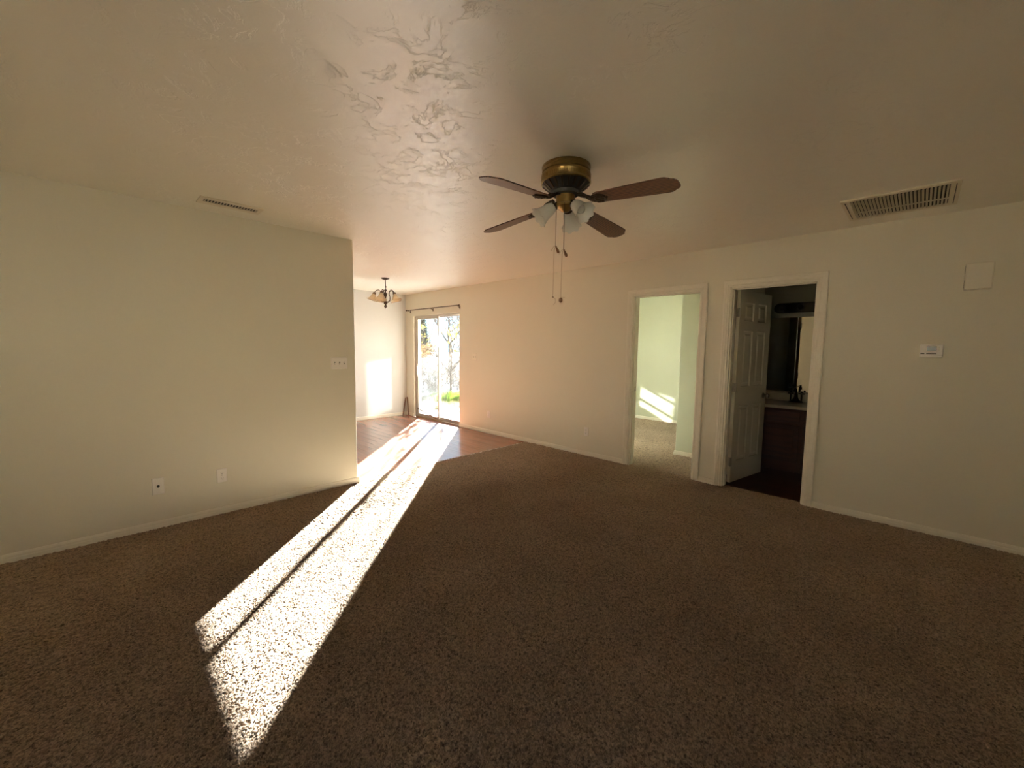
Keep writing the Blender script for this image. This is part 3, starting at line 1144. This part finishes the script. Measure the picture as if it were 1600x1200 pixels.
def blade_mesh():
    """outline in local XY, clipped ornate tip, X outward."""
    r0, r1, w0, w1 = .195, .655, .052, .068
    top = []
    top.append((r0, w0 * .62))
    top.append((r0 + .012, w0 * .88))
    top.append((r0 + .035, w0))
    for i in range(1, 8):
        tt = i / 8
        top.append((r0 + .035 + (r1 - .075 - r0 - .035) * tt, w0 + (w1 - w0) * tt))
    top += [(r1 - .070, w1), (r1 - .052, w1 - .002), (r1 - .036, w1 - .012), (r1 - .028, w1 - .020), (r1 - .014, w1 - .026), (r1 - .004, w1 - .038), (r1, w1 - .052)]
    return top + [(x, -y) for x, y in top[::-1]]


bl = blade_mesh()
first = MB().prism(bl, -.003, .003).obj('blade', M['blade'], fan, bevel=.0015)
iron = MB()
ring = [(.232 + .030 * cos(2 * pi * i / 24), .030 * sin(2 * pi * i / 24), -.007) for i in range(25)]
iron.tube(ring, .0055, 8)
for sg in (-1, 1):
    iron.tube([(.085, sg * .016, .034), (.120, sg * .024, .026), (.155, sg * .030, .006), (.185, sg * .026, -.006), (.215, sg * .012, -.007), (.262, sg * .006, -.007)], [.007, .006, .0055, .0055, .006, .004], 8)
    iron.tube([(.150, 0, .004), (.175, sg * .016, -.003), (.200, sg * .036, -.007), (.232, sg * .040, -.007), (.256, sg * .026, -.007)], .0045, 8)
    iron.ball((.232, sg * .030, -.008), .008)
iron.tube([(.080, 0, .036), (.125, 0, .022), (.155, 0, .004), (.205, 0, -.007)], [.010, .008, .007, .006], 8)
iron.ball((.268, 0, -.008), .008)
iron.obj('blade_iron', M['darkbrass'], first, smooth=60)
ZB = -.198
blades = [first] + [copy_tree(first, fan) for _ in range(3)]
for b_, az in zip(blades, (2, 92, 182, 272)):
    b_.matrix_local = tr(0, 0, ZB) @ rot('Z', R(az)) @ rot('Y', R(4.5)) @ rot('X', R(-11))

toward = Vector((1.5, -1.94, 0)).normalized()
left = Vector((-toward.y * -1, 0, 0))
left = Vector((-1.94, -1.5, 0)).normalized()
shade0 = None
for th_ in (15, 135, 255):
    d = left * cos(R(th_)) + toward * sin(R(th_))
    axis = (d * .80 + Vector((0, 0, -.62))).normalized()
    M4 = axis.to_track_quat('Z', 'Y').to_matrix().to_4x4()
    base = d * .056 + Vector((0, 0, -.212))
    if shade0 is None:
        prof = [(.020, .0), (.026, .002), (.033, .018), (.037, .040), (.039, .060), (.044, .082), (.052, .098), (.060, .108)]
        prof2 = [(.0575, .1075), (.050, .0965), (.042, .081), (.037, .060), (.035, .040), (.031, .018)]
        sm_ = MB().lathe(prof[:4] , 40)
        ms = MB()
        n = 48
        allp = prof + prof2
        vs, fs = [], []
        for (rr, z) in allp:
            kk = max(0, (z - .06) / .048)
            for i in range(n):
                a = 2 * pi * i / n
                w_ = 1 + .045 * kk * cos(8 * a)
                vs.append((rr * w_ * cos(a), rr * w_ * sin(a), z + .004 * kk * kk * cos(8 * a)))
        for j in range(len(allp) - 1):
            for i in range(n):
                a, b = j * n + i, j * n + (i + 1) % n
                fs.append((a, b, b + n, a + n))
        ms.add(vs, fs)
        o = ms.obj('lamp_shade', M['frost'], fan, smooth=70)
        MB().lathe([(.0, .012), (.011, .012), (.013, .030), (.022, .052), (.024, .066), (.017, .082), (0, .088)], 16).obj('bulb', M['bulb'], o, smooth=60)
        MB().lathe([(.0, -.048), (.013, -.048), (.013, -.014), (.024, -.010), (.027, .008), (.024, .010), (0, .010)], 20).obj('lamp_holder', M['darkbrass'], o, smooth=50)
        shade0 = o
    else:
        o = copy_tree(shade0, fan)
    o.matrix_local = Matrix.Translation(base + axis * .018) @ M4

side = -left


def chain(s, tw, ztop, zk, zend, kind):
    b0 = side * s + toward * tw
    L = Vector((.0, 0, 0))
    pts = [b0 + Vector((0, 0, ztop)), b0 + Vector((0, 0, zk))]
    m = MB().tube(pts, .0014, 6)
    o = m.obj('pull_chain', M['darkbrass'], fan)
    kb = MB()
    M4 = Matrix.Translation(pts[1]) @ (Vector((0, 0, -1)) + side * .42).normalized().to_track_quat('Z', 'Y').to_matrix().to_4x4()
    kb.lathe([(.0, 0), (.003, .002), (.004, .012), (.0075, .028), (.0085, .038), (.006, .046), (0, .048)], 14, M4)
    kb.obj('wooden_knob', M['wood'], o, smooth=60)
    q = b0 + Vector((0, 0, zk))
    st_ = MB().tube([q, q - side * .008 + Vector((0, 0, -.03)), b0 - side * .010 + Vector((0, 0, zend))], .0011, 6)
    st_.tube([q, q - side * .012 + Vector((0, 0, -.008)), q - side * .026 + Vector((0, 0, -.030))], .0009, 5)
    e = b0 - side * .010 + Vector((0, 0, zend))
    if kind:
        st_.ball(e, .005)
        st_.tube([e + side * .004, e + side * .016 + Vector((0, 0, -.012)), e + side * .016 + Vector((0, 0, -.030)), e + side * .004 + Vector((0, 0, -.044))], .0011, 6)
    else:
        st_.tube([e, e + side * .012 + Vector((0, 0, .003)), e + side * .024], .0009, 5)
    st_.obj('string', M['cord'], o)
    if not kind:
        MB().ball(e + Vector((0, 0, -.014)), .013, 7, 5, (1, .8, 1.1)).obj('end_bead', M['stick'], o)


chain(-.050, .052, -.215, -.448, -.738, True)
chain(-.004, .060, -.215, -.470, -.742, False)

# ------------------------------------------------------------------ chandelier
chn = thing('chandelier', 'small bronze chandelier with five amber glass bell shades', 'chandelier', (-5.89, 3.19, H))
MB().lathe([(0, 0), (.062, 0), (.062, -.006), (.040, -.020), (.012, -.028), (0, -.028)], 28).obj('canopy', M['bronze'], chn, smooth=40)
MB().tube([(0, 0, -.026), (0, 0, -.180)], .0065, 10).obj('stem', M['bronze'], chn, smooth=50)
MB().lathe([(0, -.165), (.010, -.168), (.022, -.182), (.010, -.196), (.008, -.212), (.020, -.232), (.026, -.250), (.016, -.275), (.009, -.300), (.010, -.340),
            (.024, -.362), (.030, -.378), (.020, -.394), (.010, -.402), (.026, -.420), (.022, -.434), (.008, -.448), (0, -.460)], 24).obj('body', M['bronze'], chn, smooth=40)
m = MB().tube([(.0, 0, -.15), (.018, .004, -.125), (.030, .006, -.15), (.034, .006, -.19)], .003, 6)
m.obj('hanging_loop', M['bronze'], chn)
arm0 = None
for i in range(5):
    if arm0 is None:
        m = MB().tube([(.012, 0, -.352), (.045, 0, -.362), (.078, 0, -.335), (.080, 0, -.285), (.066, 0, -.240), (.072, 0, -.200), (.100, 0, -.180), (.130, 0, -.188), (.150, 0, -.210), (.156, 0, -.226)], .0055, 8)
        m.lathe([(.008, .0), (.020, -.004), (.026, -.026), (.024, -.032), (0, -.032)], 18, tr(.156, 0, -.218) @ rot('Y', R(-18)))
        arm0 = m.obj('arm', M['bronze'], chn, smooth=50)
        sh = MB()
        n = 40
        vs, fs = [], []
        pr = [(.022, -.030), (.030, -.045), (.038, -.070), (.048, -.095), (.066, -.116), (.084, -.126), (.082, -.1275), (.063, -.118), (.045, -.096), (.035, -.070), (.027, -.045)]
        for (rr, z) in pr:
            kk = max(0, (rr - .045) / .04)
            for k in range(n):
                a = 2 * pi * k / n
                w_ = 1 + .05 * kk * cos(8 * a)
                vs.append((rr * w_ * cos(a), rr * w_ * sin(a), z))
        for j in range(len(pr) - 1):
            for k in range(n):
                a, b = j * n + k, j * n + (k + 1) % n
                fs.append((a, b, b + n, a + n))
        sh.add(vs, fs, tr(.156, 0, -.218) @ rot('Y', R(-18)))
        sh.obj('lamp_shade', M['amber'], arm0, smooth=70)
        MB().ball((.166, 0, -.285), .020, 14, 8, (1, 1, 1)).obj('bulb', M['bulb'], arm0, smooth=60)
        a_ = arm0
    else:
        a_ = copy_tree(arm0, chn)
    a_.rotation_euler = (0, 0, R(240 + 72 * i))

# speck on the carpet
m = MB().ball((-3.05, 3.66, .006), .009, 8, 6, (1.2, .9, .7))
tag(m.obj('debris_speck', M['debris']), 'tiny dark speck lying alone on the carpet near the long wall', 'debris')

# ------------------------------------------------------------------ outdoors
GZ = -.10
m = MB().box(-90, -8.06, -40, 80, GZ - .2, GZ)
m.box(-8.06, 30, 8.2, 80, GZ - .2, GZ)
struct(m.obj('ground', M['earth']), 'dry earth of the back yard and beyond', 'ground')
m = MB().box(-8.06, XW - .01, DB + .03, 8.2, GZ - .15, GZ + .02)
struct(m.obj('patio', M['concrete']), 'pale sunlit concrete patio outside the sliding door', 'patio')
m = MB().box(XF + .12, 30, -40, 8.2, GZ - .2, GZ)
m.box(-8.06, XF + .12, -40, YB - .12, GZ - .2, GZ)
struct(m.obj('ground_front', M['concrete']), 'pale driveway in front of the house', 'ground')

nb = thing('fill_house', 'added unseen tan house bouncing sun in as fill light', 'house', (11, -2, GZ))  # unseen house added so its sunlit walls throw warm light indoors
m = MB().box(0, 6, -9, 9, 0, 3.0)
m.obj('wall', M['fill_wall'], nb)
m = MB().box(-20, -3, -10, -6, 0, 3.0)
m.obj('wing', M['fill_wall'], nb)
m = MB().add([(-.4, -9.4, 3.0), (6.4, -9.4, 3.0), (6.4, 9.4, 3.0), (-.4, 9.4, 3.0), (3, -9.4, 4.6), (3, 9.4, 4.6)],
             [(0, 3, 5, 4), (1, 4, 5, 2), (0, 4, 1), (3, 2, 5), (0, 1, 2, 3)])
m.obj('roof', M['siding'], nb)

rng = random.Random(7)


def leaves(m, c, rad, n, size, rg, squash=(1, 1, 1), shell=0.4):
    for _ in range(n):
        v = Vector((rg.gauss(0, 1), rg.gauss(0, 1), rg.gauss(0, 1))).normalized() * rad * (shell + (1 - shell) * rg.random())
        p = Vector(c) + Vector((v.x * squash[0], v.y * squash[1], v.z * squash[2]))
        a = Vector((rg.gauss(0, 1), rg.gauss(0, 1), rg.gauss(0, 1))).normalized()
        b = a.orthogonal().normalized()
        s = size * (.6 + .8 * rg.random())
        m.add([p - a * s, p + b * s * .5, p + a * s, p - b * s * .5], [(0, 1, 2, 3)])


def branch(m, p, d, ln, rad, depth, rg, tips, up=.12, n=5, thick=.55):
    pts, rs = [Vector(p)], [rad]
    q, dd = Vector(p), Vector(d).normalized()
    k = 4
    for i in range(k):
        dd = (dd + Vector((rg.gauss(0, .16), rg.gauss(0, .16), rg.gauss(0, .12) + up * .3))).normalized()
        q = q + dd * ln / k
        pts.append(q.copy())
        rs.append(rad * (1 - .45 * (i + 1) / k))
    m.tube(pts, rs, n, caps=False)
    tips.append(q.copy())
    if depth == 0:
        return
    for i in range(3 if depth > 1 else 3):
        tt = .35 + .65 * rg.random() if i else 1.0
        s = pts[min(k, max(1, int(round(tt * k))))]
        side_ = Vector((rg.gauss(0, 1), rg.gauss(0, 1), rg.gauss(0, .6))).normalized()
        nd = (dd * .75 + side_ * .75 + Vector((0, 0, up))).normalized()
        branch(m, s, nd, ln * (.58 + .25 * rg.random()), rad * thick, depth - 1, rg, tips, up, n, thick)


def tree(name, label, loc, h, seed, tr_r=.05, depth=4, leafmat=None, nleaf=8, lsize=.03, lrad=.12, zmin=0, zmax=99, split=.3, group=None, up=.2, thick=.55):
    rg = random.Random(seed)
    t = thing(name, label, 'tree', loc, 0, group)
    m = MB()
    tips = []
    sp_ = h * split
    m.tube([(0, 0, -.05), (.02, .01, sp_ * .5), (0, .02, sp_)], [tr_r, tr_r * .85, tr_r * .75], 7)
    for i in range(4):
        a = 2 * pi * (i + rg.random() * .6) / 4
        branch(m, (0, .02, sp_ * (.82 + .18 * rg.random())), (cos(a) * .75, sin(a) * .75, .9), h * .34, tr_r * .6, depth - 1, rg, tips, up, 5, thick)
    m.obj('branches', M['bark'], t)
    if leafmat:
        lm = MB()
        for p in tips:
            if zmin <= p.z <= zmax:
                leaves(lm, p, lrad, nleaf, lsize, rg, shell=.1)
        lm.obj('foliage', leafmat, t)
    return t


# the small tree by the fence whose twigs shade the sunbeam
tree('yard_tree', 'small half bare tree with yellow leaves just inside the fence', (-10.0, 7.50, GZ), 3.5, 11, .040, 4, M['yellow'], 7, .035, .15, .9, 2.2, .24, up=.18, thick=.72)
tree('yard_tree', 'bare leafless tree against the sky, seen through the right pane', (-20.4, 15.2, GZ), 5.6, 23, .10, 4, None, split=.3)
tree('yard_tree', 'rust leaved tree behind the fence, seen through the left pane', (-18.3, 12.1, GZ), 1.55, 5, .06, 4, M['orange'], 6, .045, .16, .2, 9, .25)
tree('yard_tree', 'bare thin tree beside the dark evergreen', (-22.0, 17.9, GZ), 5.0, 31, .07, 4, None, split=.35)
# evergreen
rg = random.Random(3)
ev = thing('evergreen_tree', 'dark narrow evergreen far off, seen through the left pane', 'tree', (-25.9, 16.85, GZ))
MB().tube([(0, 0, -.1), (0, 0, 2.2)], [.12, .05], 8).obj('trunk', M['bark'], ev)
m = MB()
for i in range(46):
    z = .5 + 3.0 * i / 46
    rad = .95 * (1 - i / 52) ** .8
    for j in range(6):
        a = rg.random() * 6.28
        leaves(m, (rad * .6 * cos(a), rad * .6 * sin(a), z), .34 * rad + .12, 16, .075, rg, shell=.1)
m.obj('foliage', M['ever'], ev)

# chain link fence
fx = -10.45
fe = thing('wire_fence', 'chain link fence with top rail across the yard', 'fence', (fx, 0, GZ))
fy0_, fy1_, fh = -2.0, 14.0, 1.14
MB().tube([(0, fy0_, fh), (0, fy1_, fh)], .024, 8).obj('top_rail', M['galv'], fe)
for i in range(7):
    y = fy0_ + (fy1_ - fy0_) * i / 6
    MB().tube([(.03, y, -.1), (.03, y, fh + .03)], .028, 8).obj('post', M['galv'], fe)
m = MB()
stp = .09
kk = int((fy1_ - fy0_) / stp)
for i in range(-int(fh / stp), kk):
    for sg in (1, -1):
        y0 = fy0_ + i * stp
        pa, pb = ((y0, 0.02), (y0 + fh, fh)) if sg > 0 else ((y0 + fh, 0.02), (y0, fh))
        if min(pa[0], pb[0]) < 3 or max(pa[0], pb[0]) > 12.5:
            continue
        m.tube([(sg * .002, pa[0], pa[1]), (sg * .002, pb[0], pb[1])], .0028, 4, caps=False)
m.obj('mesh_panel', M['galv'], fe)


def shrub(label, loc, h, w, seed, mat, nst=26, nl=3, group=None):
    rg = random.Random(seed)
    t = thing('dry_shrub', label, 'shrub', loc, 0, group)
    m, lm = MB(), MB()
    for i in range(nst):
        a = rg.random() * 6.28
        d = Vector((cos(a) * .18 * rg.random(), sin(a) * .18 * rg.random(), 1)).normalized()
        q = Vector((cos(a), sin(a), 0)) * w * .35 * rg.random()
        pts = [q]
        hh = h * (.55 + .5 * rg.random())
        for k in range(4):
            d = (d + Vector((rg.gauss(0, .07), rg.gauss(0, .07), 0))).normalized()
            pts.append(pts[-1] + d * hh / 4)
            leaves(lm, pts[-1], .10, nl, .026, rg, shell=.1)
        m.tube(pts, [.008, .007, .006, .005, .003], 4, caps=False)
    m.obj('stems', M['bark'], t)
    lm.obj('foliage', mat, t)
    return t


for i, (x, y, h, w, mt) in enumerate([(-11.2, 6.85, 1.10, .75, 'tan'), (-11.3, 7.85, 1.18, .75, 'tan'), (-11.2, 8.85, 1.12, .75, 'tan'),
                                      (-12.4, 7.35, 1.30, .8, 'tan'), (-12.45, 8.40, 1.25, .8, 'tan'), (-12.4, 9.45, 1.30, .8, 'tan'),
                                      (-13.7, 8.5, 1.5, .9, 'orange'), (-13.7, 9.8, 1.5, .9, 'tan'), (-15.2, 9.8, 1.6, .9, 'orange'), (-15.3, 11.4, 1.6, .9, 'tan')]):
    near = 'standing close behind the wire fence' if i < 3 else ('in the second row behind the fence' if i < 6 else 'far behind the wire fence')
    shrub('dry tan shrub ' + near if mt == 'tan' else 'rust tinted shrub far behind the wire fence', (x, y, GZ), h, w, 40 + i, M[mt], 44 if i < 6 else 34, 6, 'dry shrubs behind the fence')

# grass along the fence
m = MB()
rg = random.Random(9)
for i in range(1500):
    x = -8.1 - .78 * rg.random()
    y = 5.2 + 4.0 * rg.random()
    h = .04 + .08 * rg.random()
    dx, dy = rg.gauss(0, .03), rg.gauss(0, .03)
    a = rg.random() * 3.14
    w_ = .008
    m.add([(x - w_ * cos(a), y - w_ * sin(a), GZ), (x + w_ * cos(a), y + w_ * sin(a), GZ), (x + dx, y + dy, GZ + h)], [(0, 1, 2)])
tag(m.obj('dry_grass', M['drygrass']), 'pale dry grass between patio and fence', 'grass', kind='stuff')
m = MB()
for i in range(1100):
    x = -9.38 + max(-.38, min(.38, rg.gauss(0, .2)))
    y = rg.gauss(7.10, .20)
    h = .12 + .16 * rg.random()
    dx, dy = rg.gauss(0, .07), rg.gauss(0, .07)
    a = rg.random() * 3.14
    w_ = .010
    m.add([(x - w_ * cos(a), y - w_ * sin(a), GZ), (x + w_ * cos(a), y + w_ * sin(a), GZ), (x + dx, y + dy, GZ + h)], [(0, 1, 2)])
tag(m.obj('green_grass', M['grass']), 'bright green clump of grass at the patio edge', 'grass', kind='stuff')
